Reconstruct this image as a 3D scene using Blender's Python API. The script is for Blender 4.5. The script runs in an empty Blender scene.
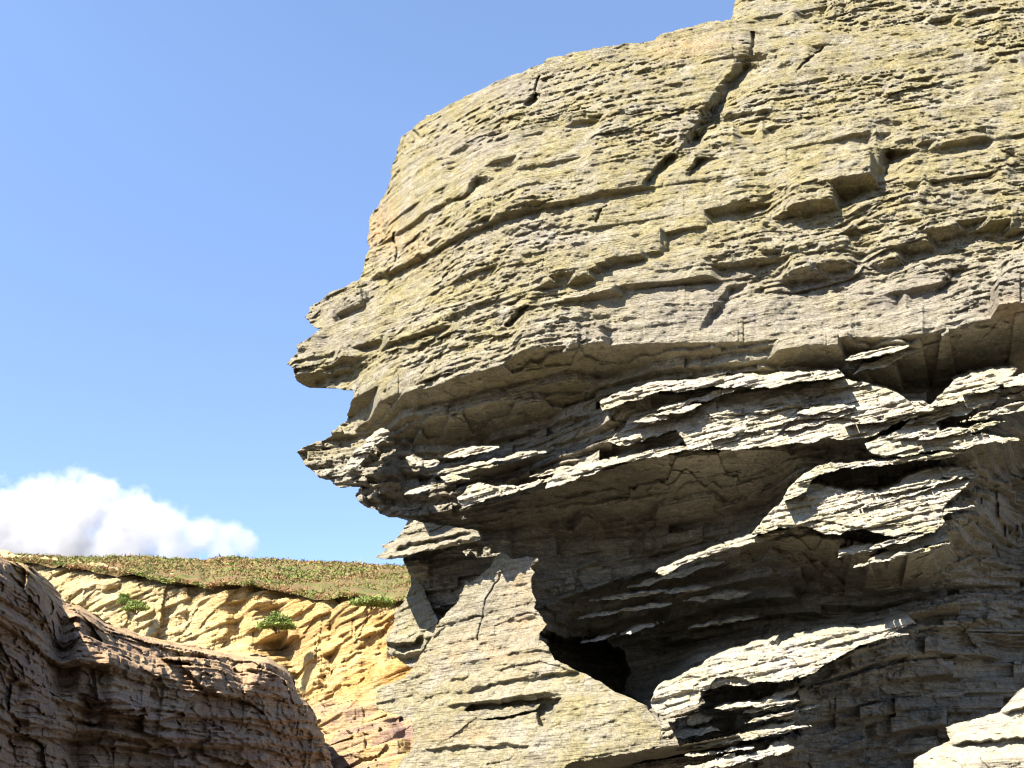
import bpy, math, random
import numpy as np
random.seed(7); R = math.radians
S = bpy.context.scene
COL = S.collection
# ------------------------------------------------------------------ camera
W, H, F = 1024, 768, 1005.0
PITCH = R(24); CAMZ = 1.6
ct, st = math.cos(PITCH), math.sin(PITCH)
cam = bpy.data.cameras.new('camera'); co = bpy.data.objects.new('camera', cam); COL.objects.link(co)
co.location = (0, 0, CAMZ); co.rotation_euler = (R(90) + PITCH, 0, 0)
cam.sensor_width = 36; cam.lens = 36 * F / W; cam.clip_end = 20000; cam.clip_start = 0.05
S.camera = co
SUN = np.array((-0.49, -0.50, 0.71)); SUN /= np.linalg.norm(SUN)

def ray(p, q):
    X = (p - 512.0) / F; U = (384.0 - q) / F
    y = ct - st * U
    return X / y, (st + ct * U) / y          # x and z gained per metre of distance y
def at(p, q, D):
    kx, kz = ray(p, q)
    return np.stack([kx * D, D * np.ones_like(kx), CAMZ + kz * D], -1)

# ------------------------------------------------------------------ noise
def h3(i, j, k, seed=0):
    n = (i.astype(np.int64) * 374761393 + j.astype(np.int64) * 668265263 + k.astype(np.int64) * 2147483647 + seed * 974634777) & 0xffffffff
    n = ((n ^ (n >> 13)) * 1274126177) & 0xffffffff
    n = ((n ^ (n >> 16)) * 2246822519) & 0xffffffff
    return ((n ^ (n >> 15)) & 0xffffff) / float(0xffffff)
def fade(t): return t * t * t * (t * (t * 6 - 15) + 10)
def vn3(x, y, z, seed=0):
    i, j, k = np.floor(x), np.floor(y), np.floor(z)
    u, v, w = fade(x - i), fade(y - j), fade(z - k)
    r = 0
    for a in (0, 1):
        for b in (0, 1):
            for c in (0, 1):
                r = r + (u if a else 1 - u) * (v if b else 1 - v) * (w if c else 1 - w) * h3(i + a, j + b, k + c, seed)
    return r
def vn2(x, y, seed=0):
    i, j = np.floor(x), np.floor(y); u, v = fade(x - i), fade(y - j); z = np.zeros_like(i)
    return ((1 - u) * (1 - v) * h3(i, j, z, seed) + u * (1 - v) * h3(i + 1, j, z, seed)
            + (1 - u) * v * h3(i, j + 1, z, seed) + u * v * h3(i + 1, j + 1, z, seed))
def fbm3(x, y, z, o=4, seed=0):
    r = 0; a = .5; t = 0
    for n in range(o):
        r = r + a * vn3(x, y, z, seed + n); t += a; a *= .5; x = x * 2.03 + 11.3; y = y * 2.03 + 5.1; z = z * 2.03 + 7.7
    return r / t
def sstep(a, b, x):
    t = np.clip((x - a) / (b - a), 0, 1); return t * t * (3 - 2 * t)

def layers(P, scales, dip=(-.11, 0.0), strike=(.95, .3), warp=.2, seed=0, lens=1.0, jm=1.0):
    """outward relief of bedded rock: every bed sticks out by its own broken amount"""
    x, y, z = P[..., 0], P[..., 1], P[..., 2]
    s = x * strike[0] + y * strike[1]
    b0 = z + dip[0] * x + dip[1] * y + warp * (fbm3(x * .35, y * .35, z * .5, 3, seed + 50) - .5)
    out = 0
    for n, (h, L, amp, sharp, joint) in enumerate(scales):
        b = b0 / h + 3.7 * n + 1.2 * (vn2(s / (L * .8), b0 / h * .25, seed + 91 + n) - .5)
        i = np.floor(b); f = b - i
        def o(ii):
            ph = h3(ii, ii * 0, ii * 0 + n, seed) * 97
            sm = vn2(s / L + ph, ii, seed + 3 + n)
            c = np.floor(s / (L * .45) + ph + .6 * vn2(s / (L * .2), ii, seed + 9))
            jt = h3(c, ii, ii * 0, seed + 17 + n)
            return (1 - joint * jm) * sm + joint * jm * jt
        w = sstep(0, sharp, f)
        v = o(i - 1) * (1 - w) + o(i) * w
        v = v + lens * .55 * (.5 - f) * sstep(0, sharp * .8, f)
        out = out + amp * (v - .5)
    return out

def facets(x, y, z, seed=0):
    """broken faces: every cell of a 3-D point pattern is a small tilted plane"""
    i, j, k = np.floor(x), np.floor(y), np.floor(z)
    best = np.full(x.shape, 9.0); val = np.zeros(x.shape)
    for a in (-1, 0, 1):
        for b in (-1, 0, 1):
            for c in (-1, 0, 1):
                I, J, Kk = i + a, j + b, k + c
                h = h3(I, J, Kk, seed); g = (h * 7919.17) % 1; l = (h * 104729.3) % 1
                dx, dy, dz = x - I - .15 - .7 * h, y - J - .15 - .7 * g, z - Kk - .15 - .7 * l
                d = dx * dx + dy * dy + dz * dz
                m = d < best
                tilt = ((h * 3571.7) % 1 - .5) * dx * 1.6 + ((g * 3571.7) % 1 - .5) * dy * 1.6 + ((l * 3571.7) % 1 - .75) * dz * 1.5
                best = np.where(m, d, best); val = np.where(m, ((h * 611.3) % 1) - .5 + tilt, val)
    return val

def ang(s, i, L, seed):
    """jagged plan outline of bed i along the strike: straight runs between random corners"""
    u = s / L + h3(i, i * 0, i * 0, seed) * 57.0
    c = np.floor(u); f = u - c
    a = h3(c, i, i * 0 + 1, seed); b = h3(c + 1, i, i * 0 + 1, seed)
    return a * (1 - f) + b * f
def saw(s, i, L, seed):
    u = s / L + h3(i, i * 0, i * 0, seed) * 57.0
    c = np.floor(u); r = h3(c, i, i * 0 + 3, seed)
    return np.where(h3(c, i, i * 0 + 4, seed) < .75, u - c, 1 - (u - c)) * r
def step1(s, i, L, seed):
    u = s / L + h3(i, i * 0, i * 0, seed) * 57.0
    return h3(np.floor(u), i, i * 0 + 2, seed)
def make_beds(lo, hi, seed, tmin, tmax, pw=1.6):
    r = random.Random(seed); b = [lo]
    while b[-1] < hi: b.append(b[-1] + tmin + (tmax - tmin) * r.random() ** pw)
    return np.array(b)
def bed_snap(pa, p, q, D0, B, dip, amp, seed, lens=1.0, wob=.15, tilt=.5, levels=None):
    """rebuild a smooth rock form as a pile of flat slabs: each bed gets its own broken front edge, undersides follow the bedding"""
    kx, kz = ray(p, q)
    m = kz + dip[0] * kx + dip[1]
    nc = len(pa); Bz = None
    w = wob * (vn2(pa / 130.0, pa * 0, seed) + .4 * vn2(pa / 37.0, pa * 0, seed + 1) - .7)
    if levels is None:
        Bz = B[:, None] + w[None, :]                       # height of every bedding plane above each column
    else:                                                  # bedding planes that follow the traced lips
        rb, rz = levels; m = kz
        Bz = np.stack([np.interp(B, rb, rz[:, c]) for c in range(nc)], 1)
    b0 = CAMZ + m * D0
    bm = np.minimum.accumulate(b0, 0) - np.arange(len(q))[:, None] * 1e-6
    Bc = (B[:-1] + B[1:]) / 2; N = len(Bc); Bm = (Bz[:-1] + Bz[1:]) / 2
    Sf = np.empty((N, nc))
    for c in range(nc): Sf[:, c] = np.interp(Bm[:, c], bm[::-1, c], D0[::-1, c])
    # iron out single-column jumps, then let the front edge run smoothly along the strike
    pad = np.pad(Sf, ((0, 0), (6, 6)), mode='edge')
    Sf = np.median(np.stack([pad[:, k:k + nc] for k in range(0, 13, 2)]), 0)
    pad = np.pad(Sf, ((0, 0), (5, 5)), mode='edge'); Sf = sum(pad[:, k:k + nc] for k in range(11)) / 11
    sx = Sf * ((pa - 512.0) / F * 1.05)[None, :] + .3 * Sf
    ii = np.repeat(np.arange(N, dtype=float)[:, None], nc, 1)
    g3, g8 = np.floor(ii / 3 + .3), np.floor(ii / 8 + .1)
    A = amp(np.broadcast_to(pa, (N, nc)), Bc[:, None] + 0 * sx)
    jump = np.abs(np.gradient(Sf, axis=0)) if N > 1 else 0
    A = A / (1 + (jump / .14) ** 1.5)
    lowz = sstep(7.4, 6.8, Bm) if levels is not None else .25 + 0 * Bm
    rag = 1 + .5 * lowz
    off = ((.65 - .4 * lowz) * (ang(sx, g8, 2.4 * lens, seed + 2) - .5) + (.6 - .4 * lowz) * (ang(sx, g3, 1.1 * lens, seed + 3) - .5) + (.55 - .4 * lowz) * (ang(sx, ii, .6 * lens, seed + 4) - .5) + lowz * 1.3 * (saw(sx, ii, .9 * lens, seed + 8) - .35) + lowz * .9 * (saw(sx, np.floor(ii / 2), 1.6 * lens, seed + 9) - .35)
           + .16 * (step1(sx, ii, .8 * lens, seed + 5) - .5) + .28 * (step1(sx, g3, 2.2 * lens, seed + 6) - .5) + rag * .12 * (ang(sx, ii, .13 * lens, seed + 7) - .5))
    Sf = Sf - A * off
    best = np.full(D0.shape, 1e9); under = np.zeros(D0.shape, bool)
    mi = np.where(m > .004, 1 / np.maximum(m, .004), 0)
    tl = np.array([random.Random(seed * 1000 + k).uniform(-.1, 1) for k in range(N)]) * tilt
    for k in range(N):
        Sk = Sf[k][None, :]
        b = CAMZ + m * Sk; lo = Bz[k][None, :]
        rs = np.where((b >= lo) & (b < Bz[k + 1][None, :]), Sk + tl[k] * (b - lo), 1e9)
        Du = (lo - CAMZ) * mi
        us = np.where((Du >= Sk) & (Du < Sk + 6), Du, 1e9)
        h = np.minimum(rs, us); nb = h < best
        best = np.where(nb, h, best); under = np.where(nb, us < rs, under)
    bad = (best > 1e8) | (m <= .004)
    return np.where(bad, D0, best), under & ~bad

# ------------------------------------------------------------------ outlines
def rough(poly, amp=1.2, seed=1, mn=5):
    rng = random.Random(seed); out = list(poly)
    for it in range(3):
        nw = []
        for a, b in zip(out, out[1:] + out[:1]):
            nw.append(a); L = math.hypot(b[0] - a[0], b[1] - a[1])
            if L > mn:
                d = rng.uniform(-1, 1) * min(amp, L * .12)
                nw.append(((a[0] + b[0]) / 2 - (b[1] - a[1]) / L * d, (a[1] + b[1]) / 2 + (b[0] - a[0]) / L * d))
        out = nw
    return out
def inside(poly, p, q):
    r = np.zeros(p.shape, bool); n = len(poly)
    for k in range(n):
        (x0, y0), (x1, y1) = poly[k], poly[(k + 1) % n]
        if y0 == y1: continue
        c = (y0 > q) != (y1 > q)
        r ^= c & (p < (x1 - x0) * (q - y0) / (y1 - y0) + x0)
    return r
def pdist(poly, p, q, closed=True):
    d = np.full(p.shape, 1e9); n = len(poly)
    for k in range(n if closed else n - 1):
        (x0, y0), (x1, y1) = poly[k][:2], poly[(k + 1) % n][:2]
        vx, vy = x1 - x0, y1 - y0; l = vx * vx + vy * vy + 1e-9
        t = np.clip(((p - x0) * vx + (q - y0) * vy) / l, 0, 1)
        d = np.minimum(d, np.hypot(p - x0 - t * vx, q - y0 - t * vy))
    return d

# ------------------------------------------------------------------ mesh output
def mesh_from(name, V, Fq, mat, parent=None, attrs=None, smooth=False):
    me = bpy.data.meshes.new(name)
    V = np.asarray(V, np.float32); Fq = np.asarray(Fq, np.int32); k = Fq.shape[1]
    me.vertices.add(len(V)); me.vertices.foreach_set('co', V.ravel())
    me.loops.add(Fq.size); me.loops.foreach_set('vertex_index', Fq.ravel())
    me.polygons.add(len(Fq)); me.polygons.foreach_set('loop_start', np.arange(0, Fq.size, k, dtype=np.int32))
    if smooth: me.polygons.foreach_set('use_smooth', np.ones(len(Fq), bool))
    for an, av in (attrs or {}).items():
        a = me.attributes.new(an, 'FLOAT', 'POINT'); a.data.foreach_set('value', np.asarray(av, np.float32))
    me.update(calc_edges=True); me.validate()
    if isinstance(mat, (list, tuple)):
        for m in mat: me.materials.append(m)
    else: me.materials.append(mat)
    o = bpy.data.objects.new(name, me); COL.objects.link(o)
    if parent is not None: o.parent = parent
    return o

def rock_body(p, q, D, keep, back, inward, cen, level=False):
    """closed-looking body: front faces of the kept cells plus flanks running back from their rim. p,q,D are 2-D arrays"""
    nr, nc = p.shape
    idx = np.arange(nr * nc).reshape(nr, nc)
    a, b, c, d = idx[:-1, :-1], idx[1:, :-1], idx[1:, 1:], idx[:-1, 1:]
    Fq = np.stack([a, b, c, d], -1)[keep]
    V = at(p, q, D).reshape(-1, 3)
    e = np.concatenate([Fq[:, [0, 1]], Fq[:, [1, 2]], Fq[:, [2, 3]], Fq[:, [3, 0]]])
    key = np.sort(e, 1); key = key[:, 0].astype(np.int64) * (nr * nc) + key[:, 1]
    u, first, cnt = np.unique(key, return_index=True, return_counts=True)
    rim = e[first[cnt == 1]]
    rv = np.unique(rim)
    pf, qf, Df = p.ravel()[rv], q.ravel()[rv], D.ravel()[rv]
    Vs = [V]; maps = []; base = len(V); prev = np.full(nr * nc, -1); prev[rv] = rv; FF = [Fq]
    for bk, inn in zip(back, inward):
        vx, vy = cen[0] - pf, cen[1] - qf; l = np.hypot(vx, vy) + 1e-6
        Vn = at(pf + vx / l * inn, qf + vy / l * inn, Df + bk)
        if level:
            kx, kz = ray(pf, qf); Vn = at(pf, qf, Df) + np.stack([kx * bk + .04 * bk * np.sign(cen[0] - pf), bk + 0 * pf, (kz + .05) * bk], -1)
        cur = np.full(nr * nc, -1); cur[rv] = base + np.arange(len(rv)); base += len(rv); Vs.append(Vn)
        FF.append(np.stack([prev[rim[:, 1]], prev[rim[:, 0]], cur[rim[:, 0]], cur[rim[:, 1]]], -1)); prev = cur
        maps.append(rv)
    V = np.concatenate(Vs); FF = np.concatenate(FF)
    src = np.concatenate([np.arange(nr * nc)] + maps)
    return V, FF, src
def compact(V, Fq, src):
    used = np.unique(Fq); m = np.full(len(V), -1); m[used] = np.arange(len(used))
    return V[used], m[Fq], src[used]
def axis(lo, hi, f0, f1, step, coarse=6):
    a = []
    if lo < f0: a.append(np.arange(lo, f0, coarse))
    a.append(np.arange(f0, f1, step))
    if hi > f1: a.append(np.arange(f1, hi + coarse, coarse))
    return np.concatenate(a)

# ------------------------------------------------------------------ materials
def nodes(name):
    m = bpy.data.materials.new(name); m.use_nodes = True; nt = m.node_tree
    return m, nt, nt.nodes, nt.links, nt.nodes['Principled BSDF']
def mapped(nt, scale, rot=(0, 0, 0)):
    g = nt.nodes.new('ShaderNodeNewGeometry'); mp = nt.nodes.new('ShaderNodeMapping')
    mp.inputs['Scale'].default_value = scale; mp.inputs['Rotation'].default_value = rot
    nt.links.new(g.outputs['Position'], mp.inputs['Vector']); return mp.outputs['Vector']
def noise(nt, vec, scale, detail=6, rough=.6, dist=0):
    n = nt.nodes.new('ShaderNodeTexNoise'); n.inputs['Scale'].default_value = scale; n.inputs['Detail'].default_value = detail
    n.inputs['Roughness'].default_value = rough; n.inputs['Distortion'].default_value = dist
    nt.links.new(vec, n.inputs['Vector']); return n.outputs['Fac']
def ramp(nt, fac, stops):
    r = nt.nodes.new('ShaderNodeValToRGB'); nt.links.new(fac, r.inputs['Fac'])
    while len(r.color_ramp.elements) < len(stops): r.color_ramp.elements.new(.5)
    for e, (pos, c) in zip(r.color_ramp.elements, stops):
        e.position = pos; e.color = (*c, 1) if len(c) == 3 else c
    return r.outputs['Color']
def mix(nt, fac, a, b, mode='MIX'):
    n = nt.nodes.new('ShaderNodeMix'); n.data_type = 'RGBA'; n.blend_type = mode
    for sock, v in ((n.inputs['Factor'], fac), (n.inputs['A'], a), (n.inputs['B'], b)):
        if hasattr(v, 'is_linked'): nt.links.new(v, sock)
        elif isinstance(v, (int, float)): sock.default_value = v
        else: sock.default_value = (*v, 1)
    n.inputs[6].default_value = n.inputs[6].default_value
    return n.outputs['Result']
def mixc(nt, fac, a, b, mode='MIX'):
    n = nt.nodes.new('ShaderNodeMix'); n.data_type = 'RGBA'; n.blend_type = mode
    f, A, B = n.inputs[0], n.inputs[6], n.inputs[7]
    for sock, v in ((f, fac), (A, a), (B, b)):
        if isinstance(v, bpy.types.NodeSocket): nt.links.new(v, sock)
        elif isinstance(v, (int, float)): sock.default_value = v
        else: sock.default_value = (*v, 1)
    return n.outputs[2]
def attr(nt, name):
    a = nt.nodes.new('ShaderNodeAttribute'); a.attribute_name = name; return a.outputs['Fac']
def math_(nt, op, a, b):
    n = nt.nodes.new('ShaderNodeMath'); n.operation = op
    for s, v in zip(n.inputs, (a, b)):
        if isinstance(v, bpy.types.NodeSocket): nt.links.new(v, s)
        else: s.default_value = v
    return n.outputs[0]
def bump(nt, bsdf, hs, strength, dist):
    b = nt.nodes.new('ShaderNodeBump'); b.inputs['Strength'].default_value = strength; b.inputs['Distance'].default_value = dist
    nt.links.new(hs, b.inputs['Height']); nt.links.new(b.outputs['Normal'], bsdf.inputs['Normal'])

def rock_mat(name, grey, lichen, rust_sun, dark, fine=1.0, bd=.02, tilt=(0, R(4), 0)):
    m, nt, N, L, B = nodes(name)
    v = mapped(nt, (fine, fine, fine)); vs = mapped(nt, (.35 * fine, .35 * fine, 6 * fine), tilt); vs2 = mapped(nt, (1.2 * fine, 1.2 * fine, 26 * fine), tilt)
    c = ramp(nt, noise(nt, vs, 1.3, 8, .65, .3), [(.3, grey[0]), (.5, grey[1]), (.72, grey[2])])
    lf = math_(nt, 'MULTIPLY', attr(nt, 'lichen'), ramp(nt, noise(nt, v, 2.6, 9, .72), [(.34, (0, 0, 0)), (.58, (1, 1, 1))]))
    lc = ramp(nt, noise(nt, v, 7, 8, .7), [(.3, lichen[0]), (.7, lichen[1])])
    c = mixc(nt, lf, c, lc)
    rf = math_(nt, 'MULTIPLY', attr(nt, 'rust_sun'), ramp(nt, noise(nt, v, 1.9, 8, .7), [(.4, (0, 0, 0)), (.6, (1, 1, 1))]))
    c = mixc(nt, rf, c, rust_sun)
    pf = math_(nt, 'MULTIPLY', attr(nt, 'purple'), ramp(nt, noise(nt, v, 2.2, 8, .7), [(.38, (0, 0, 0)), (.6, (1, 1, 1))]))
    c = mixc(nt, pf, c, dark[1])
    # thin dark bedding seams and speckle
    c = mixc(nt, ramp(nt, noise(nt, vs2, 1.6, 5, .6), [(.33, (.55, .55, .55)), (.42, (0, 0, 0))]), c, dark[0])
    c = mixc(nt, ramp(nt, noise(nt, v, 38, 3, .6), [(.3, (.45, .45, .45)), (.42, (0, 0, 0))]), c, dark[0])
    c = mixc(nt, 1.0, c, ramp(nt, noise(nt, v, 34, 5, .8), [(.32, (.66, .65, .63)), (.66, (1.25, 1.25, 1.25))]), 'MULTIPLY')
    c = mixc(nt, 1.0, c, ramp(nt, noise(nt, v, 9, 6, .75), [(.3, (.68, .66, .64)), (.7, (1.22, 1.22, 1.22))]), 'MULTIPLY')
    L.new(c, B.inputs['Base Color']); B.inputs['Roughness'].default_value = .93; B.inputs['Specular IOR Level'].default_value = .15
    hgt = math_(nt, 'ADD', noise(nt, v, 22, 8, .7), math_(nt, 'MULTIPLY', noise(nt, vs2, 2.2, 6, .65), 1.2))
    bump(nt, B, hgt, 1.0, bd)
    return m

M_head = rock_mat('schist', [(.14, .122, .092), (.25, .226, .175), (.35, .322, .255)], [(.185, .158, .074), (.285, .243, .126)], (.33, .215, .105), [(.05, .041, .031), (.195, .168, .15)], 1.0, .035)
M_sunlit = rock_mat('sunlit_slate', [(.235, .212, .168), (.36, .335, .27), (.46, .435, .365)], [(.30, .26, .14), (.40, .36, .22)], (.40, .27, .15), [(.11, .09, .07), (.34, .30, .285)], 1.0, .03)  # paler copy of the schist: sunlight put into the base colour
M_left = rock_mat('brown_rock', [(.28, .175, .105), (.40, .27, .165), (.49, .35, .205)], [(.2, .145, .06), (.28, .2, .08)], (.48, .34, .14), [(.075, .048, .036), (.28, .175, .135)], .5, .06)
M_far = rock_mat('ochre_rock', [(.27, .175, .075), (.40, .285, .12), (.48, .375, .20)], [(.34, .27, .14), (.44, .37, .22)], (.36, .19, .05), [(.09, .055, .03), (.22, .145, .11)], .3, .08, (0, R(16), 0))

# ================================================================== HEADLAND
OUT = [(1500, -190), (775, -190), (752, -110), (741, -45), (736, 0), (733, 12), (730, 20), (715, 21), (700, 24), (680, 29), (665, 33), (655, 40), (640, 43), (605, 46), (590, 50), (570, 53), (550, 57), (540, 65), (525, 71), (510, 76), (490, 85), (457, 101), (427, 115), (412, 130), (401, 137), (397, 150), (392, 165), (391, 178), (386, 192), (379, 205), (370, 217), (369, 230), (368, 244), (370, 247), (366, 256), (364, 267), (360, 279), (345, 287), (327, 295), (310, 307), (305, 317), (312, 325), (320, 329), (305, 340), (296, 346), (298, 352), (291, 359), (287, 364), (292, 367), (297, 381), (305, 386), (330, 388), (354, 390), (354, 397), (350, 407), (347, 421), (339, 426), (331, 432), (332, 436), (325, 440), (307, 446), (297, 452), (301, 457), (307, 467), (317, 476), (330, 480), (337, 487), (360, 487), (355, 496), (362, 504), (375, 509), (380, 514), (402, 519), (409, 521), (404, 540), (403, 560), (406, 566), (412, 577), (418, 583), (424, 592), (428, 606), (436, 622), (450, 640), (460, 680), (470, 760), (470, 905), (1500, 905)]
K = [
 [(280, 250, 16), (380, 150, 16), (400, 130, 15.6), (500, 70, 14.6), (600, 36, 14.0), (730, 8, 13.6), (1100, -60, 12.8)],
 [(280, 290, 15.6), (370, 225, 15.3), (420, 215, 13.9), (470, 195, 12.9), (520, 180, 12.45), (600, 165, 12.2), (700, 150, 11.9), (900, 130, 11.2), (1100, 120, 10.6)],
 [(280, 345, 14.2), (330, 335, 14.0), (400, 318, 13.1), (450, 300, 12.45), (520, 280, 11.95), (600, 265, 11.65), (756, 250, 11.15), (900, 232, 10.6), (1100, 220, 10.0)],
 [(280, 372, 14.2), (354, 393, 13.5), (382, 393, 12.8), (405, 389, 12.3), (450, 377, 11.8), (490, 364, 11.55), (515, 352, 11.45), (552, 347, 11.3), (605, 344, 11.2), (657, 340, 11.1), (712, 341, 11.0), (750, 339, 10.92), (830, 337, 10.75), (895, 338, 10.4), (950, 331, 10.1), (968, 319, 10.0), (1024, 313, 9.8), (1100, 305, 9.5)],
 [(280, 420, 14.6), (354, 424, 14.2), (400, 440, 13.6), (450, 445, 13.6), (492, 442, 13.4), (530, 432, 13.1), (560, 408, 12.6), (605, 391, 12.2), (640, 383, 11.85), (700, 377, 11.5), (756, 371, 11.25), (850, 375, 11.2), (900, 387, 11.8), (943, 386, 11.9), (970, 374, 11.7), (1024, 370, 11.6), (1100, 365, 11.6)],
 [(280, 500, 14.3), (355, 492, 13.7), (409, 519, 13.6), (450, 511, 13.3), (500, 499, 13.0), (545, 488, 12.6), (607, 466, 11.8), (685, 450, 11.0), (756, 447, 10.8), (803, 443, 10.65), (865, 441, 10.5), (903, 455, 10.35), (973, 444, 10.25), (1000, 440, 10.8), (1024, 440, 11.6), (1100, 435, 11.8)],
 [(280, 530, 14.5), (400, 535, 14.0), (450, 530, 13.8), (500, 532, 13.8), (560, 537, 13.9), (620, 540, 13.8), (680, 533, 13.4), (730, 518, 12.8), (770, 501, 12.0), (800, 478, 10.9), (830, 470, 11.1), (903, 468, 11.0), (965, 458, 10.9), (990, 457, 11.3), (1024, 455, 12.3), (1100, 450, 12.3)],
 [(280, 575, 14), (400, 575, 13.8), (500, 580, 13.2), (545, 605, 13.4), (590, 588, 13.4), (645, 570, 13.3), (680, 562, 13.0), (720, 547, 12.5), (776, 534, 11.6), (843, 540, 10.75), (868, 552, 10.65), (923, 547, 10.6), (955, 528, 10.7), (985, 520, 11.3), (1024, 520, 12.5), (1100, 520, 13.0)],
 [(280, 640, 14), (400, 620, 14), (500, 620, 13.6), (545, 628, 13.6), (600, 645, 15.6), (660, 652, 15.4), (700, 646, 14.9), (760, 632, 14.1), (830, 622, 13.3), (900, 606, 12.7), (965, 590, 12.4), (1024, 590, 12.6), (1100, 600, 12)],
 [(280, 650, 14), (400, 640, 14), (500, 650, 13.6), (560, 690, 13.6), (610, 705, 15.0), (655, 692, 13.9), (700, 664, 12.5), (740, 652, 12.4), (775, 641, 12.2), (830, 636, 12.0), (890, 618, 11.6), (920, 616, 11.8), (965, 610, 11.8), (1024, 620, 12.2), (1100, 640, 12)],
 [(280, 720, 14), (500, 730, 13.4), (600, 735, 14.5), (655, 714, 13.0), (700, 696, 11.8), (740, 686, 11.7), (805, 677, 11.6), (850, 656, 11.3), (890, 640, 11.5), (920, 632, 11.7), (965, 640, 12.0), (1024, 640, 12.4), (1100, 660, 12)],
 [(280, 740, 14), (500, 745, 13.4), (600, 750, 12.4), (655, 728, 11.9), (700, 708, 11.9), (740, 706, 11.6), (805, 690, 11.3), (850, 675, 11.5), (915, 660, 11.9), (965, 660, 12.2), (1024, 660, 12.4), (1100, 680, 12)],
 [(280, 790, 13.5), (500, 790, 12.8), (660, 770, 11.4), (700, 765, 11.1), (760, 755, 10.8), (790, 745, 10.85), (820, 745, 11.6), (900, 770, 12.4), (1024, 770, 12.6), (1100, 770, 12)],
 [(280, 905, 13.5), (660, 905, 11.5), (1100, 905, 12)],
]
# how each band between two curves runs from one to the other (exponent on t)
GAM = [.8, 1, 1, .75, .8, .7, 1.3, .6, .6, 1.0, .4, 1.0, 1.0]

def smoothc(x, n=9):
    k = np.ones(n) / n; return np.convolve(np.pad(x, n // 2, mode='edge'), k, 'valid')
def curve_depth(pcol, p, q, K, GAM):
    """pcol 1-D columns; p,q 2-D"""
    fine = np.arange(270, 1112, 1.0)
    qs, ds = [], []
    for c in K:
        a = np.array(c, float)
        qs.append(smoothc(np.interp(fine, a[:, 0], a[:, 1]), 7)); ds.append(smoothc(np.interp(fine, a[:, 0], a[:, 2]), 11))
    for n in range(1, len(qs)): qs[n] = np.maximum(qs[n], qs[n - 1] + 1.5)
    ii = np.clip(p - 270, 0, len(fine) - 1.001); i0 = ii.astype(int); fr = ii - i0
    lk = lambda a: a[i0] * (1 - fr) + a[i0 + 1] * fr
    D = lk(ds[0])
    Q = [lk(x) for x in qs]; DD = [lk(x) for x in ds]
    for n in range(len(K) - 1):
        t = np.clip((q - Q[n]) / (Q[n + 1] - Q[n]), 0, 1)
        t = t ** GAM[n]
        if n in (3, 5, 7):      # undersides step back bed by bed
            ns = 5.0; tt = t * ns + 3.5 * t * (1 - t) * 2 * (vn2(p / 70, q / 90, 40 + n) - .5) + 1.2 * t * (1 - t) * (vn2(p / 14, q / 20, 50 + n) - .5)
            fl = np.floor(tt); t = np.clip(.35 * t + .65 * (fl + sstep(.6, 1, tt - fl)) / ns, 0, 1)
        D = D + (DD[n + 1] - DD[n]) * t
    return D, Q

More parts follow.
